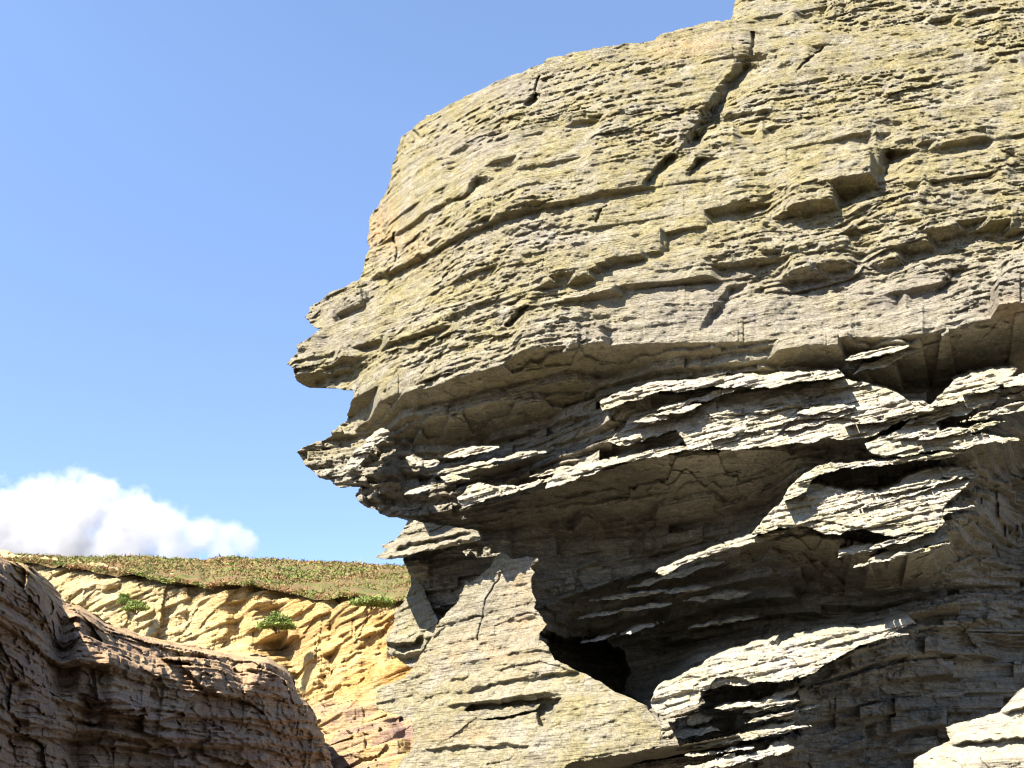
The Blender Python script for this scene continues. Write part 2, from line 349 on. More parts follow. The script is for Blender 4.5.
# ledges: (how far it sticks out m, underside px, reach above px, recess below px, points)
LEDGES = [
 (.22, 6, 22, 16, [(366, 246), (390, 230), (420, 219), (438, 207), (458, 195), (480, 185), (505, 176)]),
 (.22, 5, 18, 14, [(360, 278), (392, 271), (408, 265), (422, 254), (434, 238), (446, 228)]),
 (.18, 5, 16, 14, [(440, 238), (460, 232), (477, 220), (505, 212), (540, 207)]),
 (.16, 4, 12, 12, [(440, 277), (492, 257), (530, 250), (560, 248)]),
 (.18, 5, 14, 12, [(410, 300), (450, 285), (500, 272), (530, 268)]),
 (.35, 7, 14, 6, [(318, 331), (327, 322), (342, 309), (367, 294), (386, 279)]),
 (.25, 6, 12, 10, [(297, 352), (315, 356), (345, 348), (380, 338), (420, 330), (455, 318)]),
 (.35, 18, 10, 10, [(288, 366), (312, 365), (335, 360), (352, 354), (366, 350)]),
 (.16, 4, 12, 14, [(505, 205), (550, 204), (580, 200), (597, 196)]),
 (.24, 6, 14, 14, [(590, 196), (620, 192), (648, 185), (657, 178)]),
 (.30, 8, 18, 22, [(528, 283), (562, 276), (587, 275), (610, 258), (640, 253), (655, 243), (675, 228), (715, 211), (740, 200), (765, 198)]),
 (.26, 7, 16, 18, [(572, 296), (600, 290), (635, 282), (675, 278), (707, 270), (756, 259), (790, 254)]),
 (.20, 5, 12, 12, [(515, 303), (540, 303), (562, 302), (580, 294)]),
 (.28, 6, 14, 16, [(694, 142), (715, 138), (740, 133), (765, 128), (785, 121)]),
 (.14, 4, 10, 10, [(724, 118), (750, 113), (778, 106)]),
 (.14, 4, 10, 10, [(740, 150), (790, 143), (830, 136), (860, 128)]),
 (.40, 9, 26, 30, [(768, 213), (786, 203), (805, 201), (838, 192), (862, 183), (884, 168)]),
 (.2, 5, 12, 14, [(893, 140), (933, 143), (968, 140), (992, 129)]),
 (.22, 5, 12, 12, [(850, 132), (868, 135), (890, 134)]),
 (.35, 8, 16, 18, [(846, 232), (888, 218), (912, 214), (930, 211)]),
 (.36, 16, 18, 18, [(862, 258), (883, 255), (903, 246), (933, 231), (953, 226), (985, 216), (1008, 220), (1030, 217)]),
 (.40, 12, 16, 26, [(782, 268), (800, 265), (818, 262), (858, 256)]),
 (.30, 8, 10, 14, [(892, 292), (930, 286), (948, 278), (957, 268)]),
 (.18, 4, 10, 8, [(960, 100), (990, 98), (1030, 92)]),
 (.22, 5, 12, 10, [(985, 62), (1005, 66), (1030, 60)]),
 (.22, 5, 10, 12, [(750, 22), (790, 14), (850, 4), (900, -2)]),
 (.16, 4, 10, 10, [(830, 24), (880, 18), (940, 16), (1000, 10)]),
 (.16, 4, 12, 10, [(900, 190), (940, 185), (990, 176), (1030, 170)]),
 (.20, 4, 9, 9, [(560, 130), (600, 122), (640, 112)]),
 (.18, 4, 12, 10, [(480, 170), (520, 163), (560, 158), (590, 150)]),
 (.14, 4, 10, 8, [(430, 160), (470, 150), (510, 140), (550, 133)]),
 (.18, 6, 10, 8, [(700, 75), (745, 76), (757, 72)]),
 (.20, 5, 9, 9, [(778, 62), (800, 55), (825, 44)]),
 (.14, 4, 10, 8, [(500, 322), (530, 316), (570, 312), (600, 318)]),
 # under the brow
 (.25, 6, 8, 8, [(400, 430), (440, 418), (480, 410), (520, 402), (550, 398)]),
 (.22, 5, 7, 8, [(372, 462), (400, 452), (440, 450), (480, 455)]),
 (.30, 6, 8, 9, [(360, 478), (395, 470), (430, 472), (470, 470), (520, 458), (560, 446)]),
 (.28, 6, 8, 10, [(352, 497), (390, 490), (425, 492), (470, 486), (520, 476), (565, 462), (605, 448)]),
 (.25, 5, 7, 8, [(602, 420), (640, 410), (660, 402)]),
 (.24, 5, 8, 8, [(600, 438), (630, 426), (652, 414), (690, 404)]),
 (.22, 5, 9, 8, [(690, 425), (740, 415), (800, 404), (850, 390)]),
 (.22, 5, 9, 8, [(740, 440), (800, 425), (860, 410), (900, 400)]),
 (.30, 6, 9, 10, [(768, 353), (800, 344), (835, 337), (860, 330)]),
 (.24, 5, 8, 8, [(840, 372), (870, 366), (905, 358), (930, 350)]),
 (.25, 6, 10, 8, [(905, 425), (940, 418), (975, 408), (992, 402)]),
 (.22, 5, 8, 8, [(870, 400), (900, 402), (930, 408)]),
 (.30, 7, 9, 10, [(860, 438), (890, 428), (920, 420), (935, 416)]),
 # recess two
 (.25, 6, 8, 10, [(560, 515), (620, 506), (690, 500), (720, 496)]),
 (.25, 6, 10, 10, [(545, 560), (580, 552), (640, 545), (700, 535), (745, 522)]),
 (.20, 4, 8, 10, [(800, 488), (840, 492), (870, 492), (905, 484)]),
 (.20, 4, 6, 8, [(838, 528), (870, 521), (910, 512), (925, 508)]),
 (.35, 7, 7, 10, [(836, 549), (880, 545), (925, 540), (952, 535)]),
 (.22, 5, 7, 10, [(866, 563), (900, 556), (926, 546)]),
 # recess three
 (.25, 5, 9, 10, [(560, 622), (600, 610), (660, 596), (720, 586), (780, 575), (830, 572)]),
 (.22, 5, 9, 10, [(580, 640), (630, 622), (690, 612), (750, 600), (800, 592)]),
 (.20, 4, 8, 10, [(620, 660), (660, 640), (700, 628), (750, 617)]),
 (.2, 4, 9, 10, [(900, 625), (950, 622), (1024, 610)]),
 (.2, 4, 9, 10, [(880, 655), (930, 655), (1000, 650)]),
 (.2, 4, 9, 10, [(820, 735), (870, 726), (920, 722), (960, 720)]),
 # steps under the third shelf
 (.45, 6, 7, 9, [(755, 716), (775, 709), (795, 700), (810, 688)]),
 (.45, 6, 7, 9, [(738, 738), (765, 729), (790, 722), (800, 712)]),
 (.35, 5, 7, 9, [(690, 718), (715, 716), (740, 728)]),
 (.40, 6, 7, 9, [(745, 762), (765, 758), (785, 750), (792, 742)]),
]
CRACKS = [(.14, 1.6, [(752, 33), (753, 42), (751, 53)]), (.10, 1.3, [(540, 78), (537, 92), (533, 102)]), (.08, 1.2, [(798, 72), (806, 62), (822, 50)]), (.12, 1.5, [(508, 326), (518, 317), (526, 306)]), (.10, 1.3, [(395, 232), (396, 247), (395, 262)]), (.08, 1.2, [(597, 222), (602, 212), (608, 206)]), (.3, 4, [(536, 97), (530, 103)]), (.22, 3, [(410, 132), (417, 138)])]
# joints: the rock left of the line stands proud and breaks down to it (drop m, wall px, run-out px, points top to bottom)
JOINTS = [(.45, 13, 30, [(752, 54), (744, 72), (731, 84), (722, 98), (711, 117), (698, 138), (686, 154)]), (.28, 5, 14, [(674, 152), (664, 166), (655, 176), (646, 186)]), (.28, 6, 12, [(701, 157), (697, 166), (690, 177)]),
          (.12, 5, 12, [(526, 304), (516, 318), (507, 332)]), (.25, 7, 14, [(480, 178), (472, 192), (458, 202)]), (.35, 10, 20, [(890, 150), (889, 165), (884, 178)]), (.16, 8, 20, [(737, 284), (728, 296), (716, 314), (704, 332)]), (.14, 8, 16, [(955, 268), (948, 284), (938, 296)])]
# raised blocks: (height m, edge px, polygon)
BLOCKS = [(.16, 8, [(600, 115), (640, 100), (690, 95), (724, 88), (712, 108), (697, 128), (684, 146), (664, 152), (640, 160), (600, 170), (575, 165)]),
          (.22, 8, [(384, 176), (420, 150), (456, 160), (450, 190), (432, 204), (392, 226), (372, 232)]),
          (.30, 8, [(790, 172), (810, 158), (850, 150), (882, 156), (884, 168), (862, 184), (805, 202), (785, 204)]),
          (.25, 4, [(512, 347), (520, 325), (540, 310), (570, 310), (600, 322), (608, 336), (590, 343), (540, 346)]),
          (.25, 3, [(600, 403), (600, 402), (601, 402)]),
          (.35, 4, [(1000, 275), (1015, 256), (1060, 250), (1060, 300), (1000, 298), (992, 296)]),
          (.12, 4, [(660, 48), (720, 26), (750, 40), (752, 52), (730, 62), (655, 62)]),
          (.30, 3, [(342, 470), (360, 448), (384, 430), (390, 432), (372, 455), (352, 474)]),
          (.15, 6, [(735, 20), (740, -40), (1100, -45), (1100, -30), (900, 0), (800, 12), (757, 20)])]

def ops(p, q, D):
    for a, u, h, w, pts in LEDGES:
        if pts[0][1] < 330 and a < .5: a = a * .6
        if pts[0][1] < 330 and a > .5: a = a * .8; h = h * .7
        x = np.array([t[0] for t in pts], float); y = np.array([t[1] for t in pts], float)
        sel = (p > x[0] - 1) & (p < x[-1] + 1) & (q > y.min() - 4 * h) & (q < y.max() + u + 4 * w)
        ps, qs = p[sel], q[sel]
        dq = qs - np.interp(ps, x, y)
        t = (ps - x[0]) / (x[-1] - x[0]); tp = np.clip(np.minimum(t, 1 - t) / .16, 0, 1); tp = tp * (2 - tp)
        off = np.where(dq < 0, np.exp(dq / h), np.where(dq < u, 1 - 1.7 * dq / u, -.7 * np.exp(-(dq - u) / w)))
        D[sel] -= a * tp * off
    for a, e, poly in BLOCKS:
        x = [t[0] for t in poly]; y = [t[1] for t in poly]
        sel = (p > min(x)) & (p < max(x)) & (q > min(y)) & (q < max(y))
        ps, qs = p[sel], q[sel]
        ins = inside(poly, ps, qs); d = pdist(poly, ps, qs)
        D[sel] -= np.where(ins, a * np.clip(d / e, 0, 1), 0)
    return D
def joints(p, q, D):
    for a, w, ro, pts in JOINTS:
        xs = np.array([t[0] for t in pts][::-1], float); ys = np.array([t[1] for t in pts][::-1], float)
        sel = (q > ys.min()) & (q < ys.max()) & (p > xs.min() - w * 2) & (p < xs.max() + 4 * ro)
        ps, qs = p[sel], q[sel]
        d = ps - np.interp(qs, ys[::-1], xs[::-1]); t = (qs - ys.min()) / (ys.max() - ys.min()); tp = np.clip(np.minimum(t, 1 - t) / .14, 0, 1)
        D[sel] += a * tp * np.where(d < 0, np.clip(1 + d / w, 0, 1), np.exp(-d / ro * 1.5))
    for a, w, pts in CRACKS:
        x = [t[0] for t in pts]; y = [t[1] for t in pts]
        sel = (p > min(x) - 12) & (p < max(x) + 12) & (q > min(y) - 12) & (q < max(y) + 12)
        d = pdist(pts, p[sel], q[sel], False)
        D[sel] += a * np.exp(-(d / w) ** 4)
    return D

SC_HEAD = [(.035, .35, .045, .25, .25), (.085, .8, .07, .16, .25), (.22, 1.6, .06, .10, .3)]
BEDS = np.concatenate([make_beds(.2, 6.4, 3, .022, .17, 2.4)[:-1], make_beds(6.4, 17, 4, .06, .42, 1.6)])
def rock_detail(P, amt, seed=0, scales=SC_HEAD, grain=.05, sc=1.0, fam=1.0, jm=1.0, dipx=-.11):
    x, y, z = P[..., 0], P[..., 1], P[..., 2]
    e = layers(P, scales, dip=(dipx, 0.0), seed=seed, jm=jm)
    g = fbm3(x * 3.2, y * 3.2, z * 4.5, 5, seed + 70) - .5
    g2 = np.abs(fbm3(x * 1.1, y * 1.1, z * 1.6, 4, seed + 77) - .5)
    wx = x + .10 * (vn3(x * 4, y * 4, z * 6, seed + 60) - .5); wz = z - .07 * x + .05 * (vn3(x * 5, y * 5, z * 5, seed + 61) - .5)
    f = .055 * facets(wx * 3.2 / sc, y * 3.2 / sc, wz * 9.0 / sc, seed + 31) + .13 * facets(wx * 1.1 / sc, y * 1.1 / sc, wz * 2.8 / sc, seed + 32)
    g3 = fbm3(x * 9 / sc, y * 9 / sc, z * 13 / sc, 4, seed + 71) - .5
    return amt * (e + f * sc * fam * np.clip(amt / .6, 0, 1)) + grain * 2 * g + grain * 3.0 * sc * g3 * np.clip(amt / .35, .3, 1) - .22 * g2 * np.clip(amt, .3, 1)

def zones(P, p, q):
    x, y, z = P[..., 0], P[..., 1], P[..., 2]
    n = fbm3(x * .6, y * .6, z * .8, 3, 301) - .5
    lich = sstep(5.6, 8.6, z + 2.2 * n)
    def blob(cx, cy, rx, ry): return np.exp(-(((p - cx) / rx) ** 2 + ((q - cy) / ry) ** 2))
    purple = np.clip(blob(550, 235, 60, 16) + blob(520, 85, 40, 14) + blob(720, 310, 120, 30) + blob(480, 145, 40, 12) + blob(330, 310, 40, 14) + .8 * blob(900, 290, 120, 30) + .7 * blob(570, 335, 50, 14) + .7 * blob(330, 345, 30, 14), 0, 1) * .6
    rust_sun = np.clip(.9 * blob(382, 225, 16, 28) + .7 * blob(690, 45, 40, 14) + .6 * blob(940, 440, 20, 8) + .7 * blob(1010, 310, 18, 14) + .5 * blob(410, 250, 24, 20), 0, 1)
    lich = np.clip(lich * (1 - .8 * purple), 0, 1)
    return lich, rust_sun, purple

LIPB = []
def build_head(step=.8):
    pa = axis(275, 1504, 284, 1034, step); qa = axis(-196, 904, -5, 772, step)
    p, q = np.meshgrid(pa, qa)
    # ledge lines wander a little
    wq = 5 * (vn2(p / 34, q / 50, 5) - .5) + 2.5 * (vn2(p / 11, q / 9, 6) - .5) + 2.6 * (vn2(p / 4.2, q / 5, 8) - .5) + 4.5 * (h3(np.floor(p / 9 + 2 * vn2(p / 20, q / 20, 12)), np.floor(q / 30), 0 * p, 13) - .5)
    wp = 6 * (vn2(p / 26, q / 14, 7) - .5) + 4 * (vn2(p / 7, q / 5, 9) - .5)
    D, Q = curve_depth(pa, p + wp * .6, q + wq * .35, K, GAM)
    D = ops(p + wp, q + wq, D)
    P0 = at(p, q, D)
    up = sstep(300, 380, q)
    D0, _ = curve_depth(pa, p, q, K, GAM)
    ceil = np.clip(np.gradient(D0, axis=0) / np.gradient(q, axis=0) / (D0 * .0034), 0, 1)
    calm = .45 + .85 * sstep(.44, .60, fbm3(P0[..., 0] * .5, P0[..., 1] * .5, P0[..., 2] * .7, 3, 400))
    def amp(pc, b):
        low = sstep(7.6, 6.6, b + .05 * (pc - 512) / 100)
        n = sstep(.40, .62, vn2(pc / 90, b * 1.3, 404))
        return (.08 + .14 * n) * (1 - low) + (.24 + .24 * n) * low
    D0 = D
    lips = []
    for n, (x0, x1) in ((3, (390, 972)), (5, (360, 975)), (7, (545, 955)), (10, (655, 912))):
        a = np.array(K[n], float); pc = np.clip(pa, x0, x1)
        z = CAMZ + ray(pc, np.interp(pc, a[:, 0], a[:, 1]))[1] * np.interp(pc, a[:, 0], a[:, 2])
        z = smoothc(smoothc(z, 101), 61); lips.append(z)
        LIPB.append(float(z[np.argmin(np.abs(pa - 760))]))
    for n in (1, 2, 3): lips[n] = np.minimum(lips[n], lips[n - 1] - .55)
    rise = (pa - 760) / F * 11
    rz = np.stack([0 * pa - 1, .05 * rise, lips[3], lips[2], lips[1], lips[0], 12 + .10 * rise, 20 + .12 * rise])
    rb = np.array([-1, 0] + LIPB[::-1] + [12, 20])
    B = np.unique(np.concatenate([BEDS, LIPB])); B = B[np.concatenate([[True], np.diff(B) > .02])]
    D, under = bed_snap(pa, p, q, D, B, (0, 0), amp, 500, 1.3, .3, .5, (rb, rz))
    cave = [(540, 628), (565, 636), (605, 640), (624, 655), (631, 672), (624, 690), (655, 712), (640, 722), (560, 690)]
    pw, qw = p + wp, q + wq; sel = inside(cave, pw, qw)
    D[sel] += 2.4 * np.clip(pdist(cave, pw[sel], qw[sel]) / 5, 0, 1)
    D = joints(p + wp * .7, q + wq * .5, D)
    amt = calm * (.34 + .16 * up) * np.where(under, .75, 1)
    P1 = at(p, q, D)
    D = D - rock_detail(P1, amt, 0, fam=np.where(under, .9, 1.0), jm=np.where(under, .35, 1.0))
    poly = rough(OUT, 1.3, 3)
    pc = (p[:-1, :-1] + p[1:, 1:]) / 2; qc = (q[:-1, :-1] + q[1:, 1:]) / 2
    return p, q, D, Q, inside(poly, pc, qc), pc, qc

head = bpy.data.objects.new('overhanging_cliff', None); COL.objects.link(head); head.location = (3.0, 13.0, 0)
head['label'] = 'huge layered grey and yellow rock headland jutting out over dark hollows'
head['category'] = 'cliff'
def link_part(o):  # children keep world coordinates
    o.matrix_parent_inverse = head.matrix_world.inverted()

bpy.context.view_layer.update()
p, q, D, Q, keep, pc, qc = build_head()
V, FF, src = rock_body(p, q, D, keep, (.25, .8, 2.5), (1.0, 6, 26), (720, 400))
P = at(p, q, D); li, ru, pu = zones(P, p, q)
li, ru, pu = li.ravel()[src], ru.ravel()[src], pu.ravel()[src]
qn = q.ravel()
sid = src[FF[:, 0]]
band = np.zeros(len(FF), int)
for n, c in enumerate((3, 5, 7)): band += (qn[sid] > Q[c].ravel()[sid] + 1)
for n, (nm, lb) in enumerate((('upper_face', 'lichen yellow upper rock face'), ('ledge', 'pale ledge below the dark hollow'), ('ledge', 'broken lower ledge with ragged right edge'), ('undercut_base', 'dark undercut rock base'))):
    v, f, s = compact(V, FF[band == n], np.arange(len(V)))
    o = mesh_from(nm, v, f, M_head, head, {'lichen': li[s], 'rust_sun': ru[s], 'purple': pu[s]}); o['label'] = lb

# separate slabs of the headland -------------------------------------------------
def plane_depth(pts):
    A = np.array([[a, b, 1] for a, b, d in pts]); y = np.array([1 / d for a, b, d in pts])
    c = np.linalg.lstsq(A, y, rcond=None)[0]
    return lambda p, q: 1 / (c[0] * p + c[1] * q + c[2])
def slab(name, poly, depth, mat, parent, step=.8, amt=.5, seed=11, extra=None, back=(.15, .5, 1.2), inw=(1, 4, 14), roughness=1.2, scales=SC_HEAD, grain=.05, sc=1.0, fam=1.0, lich=0, rust_sun=None, purple=0, label=None, edge=0, snap=None, crest=None, level=False, dipx=-.11):
    x = [t[0] for t in poly]; y = [t[1] for t in poly]
    pa = np.arange(min(x) - 3, max(x) + 3, step); qa = np.arange(min(y) - 3, min(max(y) + 3, 800), step)
    p, q = np.meshgrid(pa, qa)
    wq = 3 * (vn2(p / 14, q / 12, seed) - .5) + 2 * (vn2(p / 4.5, q / 5, seed + 1) - .5)
    D = depth(p, q)
    pl = rough(poly, roughness, seed)
    if extra is not None: D = extra(p + wq * .5, q + wq, D)
    if snap:
        Ds, under = bed_snap(pa, p, q, D, *snap)
        bl = crest(p, q) if crest else 0.0
        D = Ds * (1 - bl) + D * bl
    if edge: D = D + edge * np.exp(-pdist(pl, p, q) / 5.0)
    P0 = at(p, q, D)
    D = D - rock_detail(P0, amt, seed, scales, grain, sc, fam, dipx=dipx)
    pc = (p[:-1, :-1] + p[1:, 1:]) / 2; qc = (q[:-1, :-1] + q[1:, 1:]) / 2
    keep = inside(pl, pc, qc)
    V, FF, src = rock_body(p, q, D, keep, back, inw, (np.mean(x), np.mean(y)), level)
    V, FF, s = compact(V, FF, src)
    P = at(p, q, D).reshape(-1, 3)[s]
    n = fbm3(P[:, 0] * .8, P[:, 1] * .8, P[:, 2] * .8, 3, seed + 5)
    rz = (rust_sun(p, q).ravel()[s] if rust_sun is not None else np.zeros(len(V)))
    o = mesh_from(name, V, FF, mat, parent, {'lichen': np.clip(lich * 2 * n, 0, 1), 'rust_sun': rz, 'purple': np.clip(purple * 2 * n, 0, 1)})
    if label: o['label'] = label
    return o

def led(lst):
    def f(p, q, D):
        for a, u, h, w, pts in lst:
            x = np.array([t[0] for t in pts], float); y = np.array([t[1] for t in pts], float)
            sel = (p > x[0]) & (p < x[-1])
            dq = q - np.interp(p, x, y); t = (p - x[0]) / (x[-1] - x[0]); tp = np.clip(np.minimum(t, 1 - t) / .12, 0, 1)
            off = np.where(dq < 0, np.exp(np.minimum(dq, 0) / h), np.where(dq < u, 1 - 1.7 * dq / u, -.7 * np.exp(-np.maximum(dq - u, 0) / w)))
            D = D - np.where(sel, a * tp * off, 0)
        return D
    return f

BUT = [(500, 554), (506, 553), (512, 559), (524, 557), (537, 557), (539, 561), (530, 566), (535, 572), (531, 580), (532, 592), (536, 600), (534, 608), (547, 624), (540, 632), (539, 640), (549, 647), (555, 660), (575, 670), (592, 678), (612, 690), (630, 698), (647, 706), (653, 716), (660, 724), (659, 746), (640, 751), (600, 757), (570, 763), (560, 775), (560, 796), (392, 796), (396, 768), (412, 750), (413, 735), (412, 720), (390, 713), (376, 707), (377, 690), (404, 679), (408, 674), (415, 664), (426, 648), (440, 620), (454, 606), (462, 592), (465, 580), (470, 582), (480, 575), (490, 567), (494, 558)]
bdep = plane_depth([(512, 560, 12.35), (380, 700, 13.2), (412, 750, 12.2), (655, 720, 10.6), (540, 640, 11.6), (560, 790, 10.7)])
ledb = lambda l: led([(a * .22, u * .7, h, w * .7, pts) for a, u, h, w, pts in l])
def bextra(p, q, D):
    D = ledb([(.22, 4, 8, 12, [(440, 692), (470, 690), (490, 684), (540, 676), (600, 664)]), (.3, 4, 8, 6, [(440, 706), (480, 702), (500, 698), (530, 694), (562, 692)]), (.2, 4, 8, 10, [(412, 749), (440, 748), (470, 745), (530, 743), (545, 742)]),
             (.2, 4, 9, 12, [(448, 678), (462, 678), (470, 674)]), (.14, 3, 6, 8, [(500, 655), (540, 648), (555, 650)]),
             (.14, 3, 6, 8, [(490, 670), (540, 660), (580, 672)]), (.18, 4, 6, 6, [(506, 617), (520, 618), (538, 615)]),
             (.15, 3, 6, 8, [(380, 703), (392, 700), (396, 698)]), (.15, 3, 8, 10, [(430, 640), (445, 625), (470, 618), (490, 612)])])(p, q, D)
    # the striated lower slab stands in front of the smooth upper slab
    line = np.interp(p, [380, 440, 470, 490, 510, 547, 560], [800, 700, 678, 668, 650, 628, 560])
    D = D - .22 * sstep(-2, 2, q - line)
    # the right-hand block edge
    l2 = np.interp(q, [690, 703, 730, 768, 800], [565, 562, 540, 515, 500])
    D = D - .35 * sstep(-3, 3, p - l2) * sstep(692, 700, q)
    for a, w, pts in [(.06, .9, [(500, 575), (486, 600), (478, 640)]), (.06, .9, [(400, 640), (440, 626), (480, 616)])]:
        D = D + a * np.exp(-(pdist(pts, p, q, False) / w) ** 2)
    tri = [(464, 711), (470, 705), (500, 702), (535, 698), (563, 697), (553, 714), (545, 730), (538, 724), (536, 714), (512, 719), (480, 721)]
    D = D + np.where(inside(tri, p, q), .28 * np.clip(pdist(tri, p, q) / 2.5, 0, 1), 0)
    return D
def brust(p, q): return np.clip(.55 * np.exp(-(((p - 480) / 50) ** 2 + ((q - 655) / 22) ** 2)) + .9 * np.exp(-(((p - 530) / 20) ** 2 + ((q - 625) / 8) ** 2)) + .6 * np.exp(-(((p - 515) / 15) ** 2 + ((q - 590) / 20) ** 2)) + .5 * np.exp(-(((p - 450) / 40) ** 2 + ((q - 735) / 9) ** 2)), 0, 1)
SC_SLAB = [(.045, .6, .028, .25, .4), (.11, 1.4, .035, .15, .5), (.3, 2.5, .06, .1, .4)]
def bput(o): o.matrix_parent_inverse = head.matrix_world.inverted()
ob = slab('buttress', BUT, bdep, M_head, head, .8, .5, 21, bextra, (.2, .8, 2.2), (1, 8, 40), 1.2, SC_SLAB, .03, 1, .35, .8, brust, .1, 'smooth pale slab leaning against the foot')
BAR = [(463, 717), (468, 711), (480, 710), (500, 708), (520, 706), (541, 703), (538, 708), (530, 711), (512, 715), (490, 718), (466, 720)]
slab('ledge', BAR, lambda p, q: bdep(p, q) - .12, M_head, head, .7, .4, 25, None, (.1, .3, .55), (.3, 1, 1.5), .6, SC_SLAB, .03, 1, .3, .4, None, .1, 'narrow shelf on the slab beside a dark wedge')
BACKSLAB = [(411, 572), (420, 583), (428, 600), (438, 622), (432, 640), (424, 655), (416, 668), (407, 666), (392, 656), (387, 650), (386, 640), (394, 622), (396, 610), (405, 600), (412, 584)]
slab('ledge', BACKSLAB, plane_depth([(411, 572, 14.0), (386, 645, 14.2), (438, 622, 13.3), (416, 668, 13.5)]), M_head, head, .8, .8, 31, led([(.25, 5, 9, 8, [(385, 640), (400, 643), (414, 641), (424, 634)]), (.25, 5, 9, 8, [(390, 652), (405, 655), (420, 650), (430, 640)])]), (.2, .6, 1.2), (1, 4, 10), 1.2, SC_SLAB, .04, 1, .5, .5, None, .1, 'low grey slab at the left foot')
CHIN = [(408, 519), (403, 530), (394, 540), (381, 545), (387, 550), (375, 558), (388, 559), (402, 558), (425, 551), (452, 546), (470, 543), (482, 538), (479, 531), (465, 529), (450, 526), (432, 523), (420, 522)]
slab('ledge', CHIN, plane_depth([(380, 552, 13.0), (408, 522, 13.1), (480, 532, 12.35), (430, 550, 12.5)]), M_head, head, .7, .6, 41, led([(.12, 3, 8, 6, [(390, 549), (420, 541), (450, 535), (475, 531)]), (.2, 9, 9, 8, [(378, 557), (402, 555), (440, 546), (482, 536)])]), (.15, .5, 1.0), (.5, 3, 8), 1.0, SC_SLAB, .04, 1, .5, .3, None, 0, 'thin pale ledge sticking out like a chin')
STRIP = [(555, 768), (562, 763), (600, 757), (650, 749), (700, 742), (738, 735), (745, 739), (736, 745), (700, 751), (670, 757), (640, 762), (600, 775), (600, 795), (555, 795)]
slab('ledge', STRIP, plane_depth([(555, 768, 10.75), (650, 749, 10.35), (740, 737, 10.3), (640, 762, 11.4)]), M_head, head, .8, .4, 51, None, (.3, .8, 1.5), (.5, 2, 3), .8, SC_SLAB, .03, 1, .4, .3, None, 0, 'thin flat ledge running along the bottom')
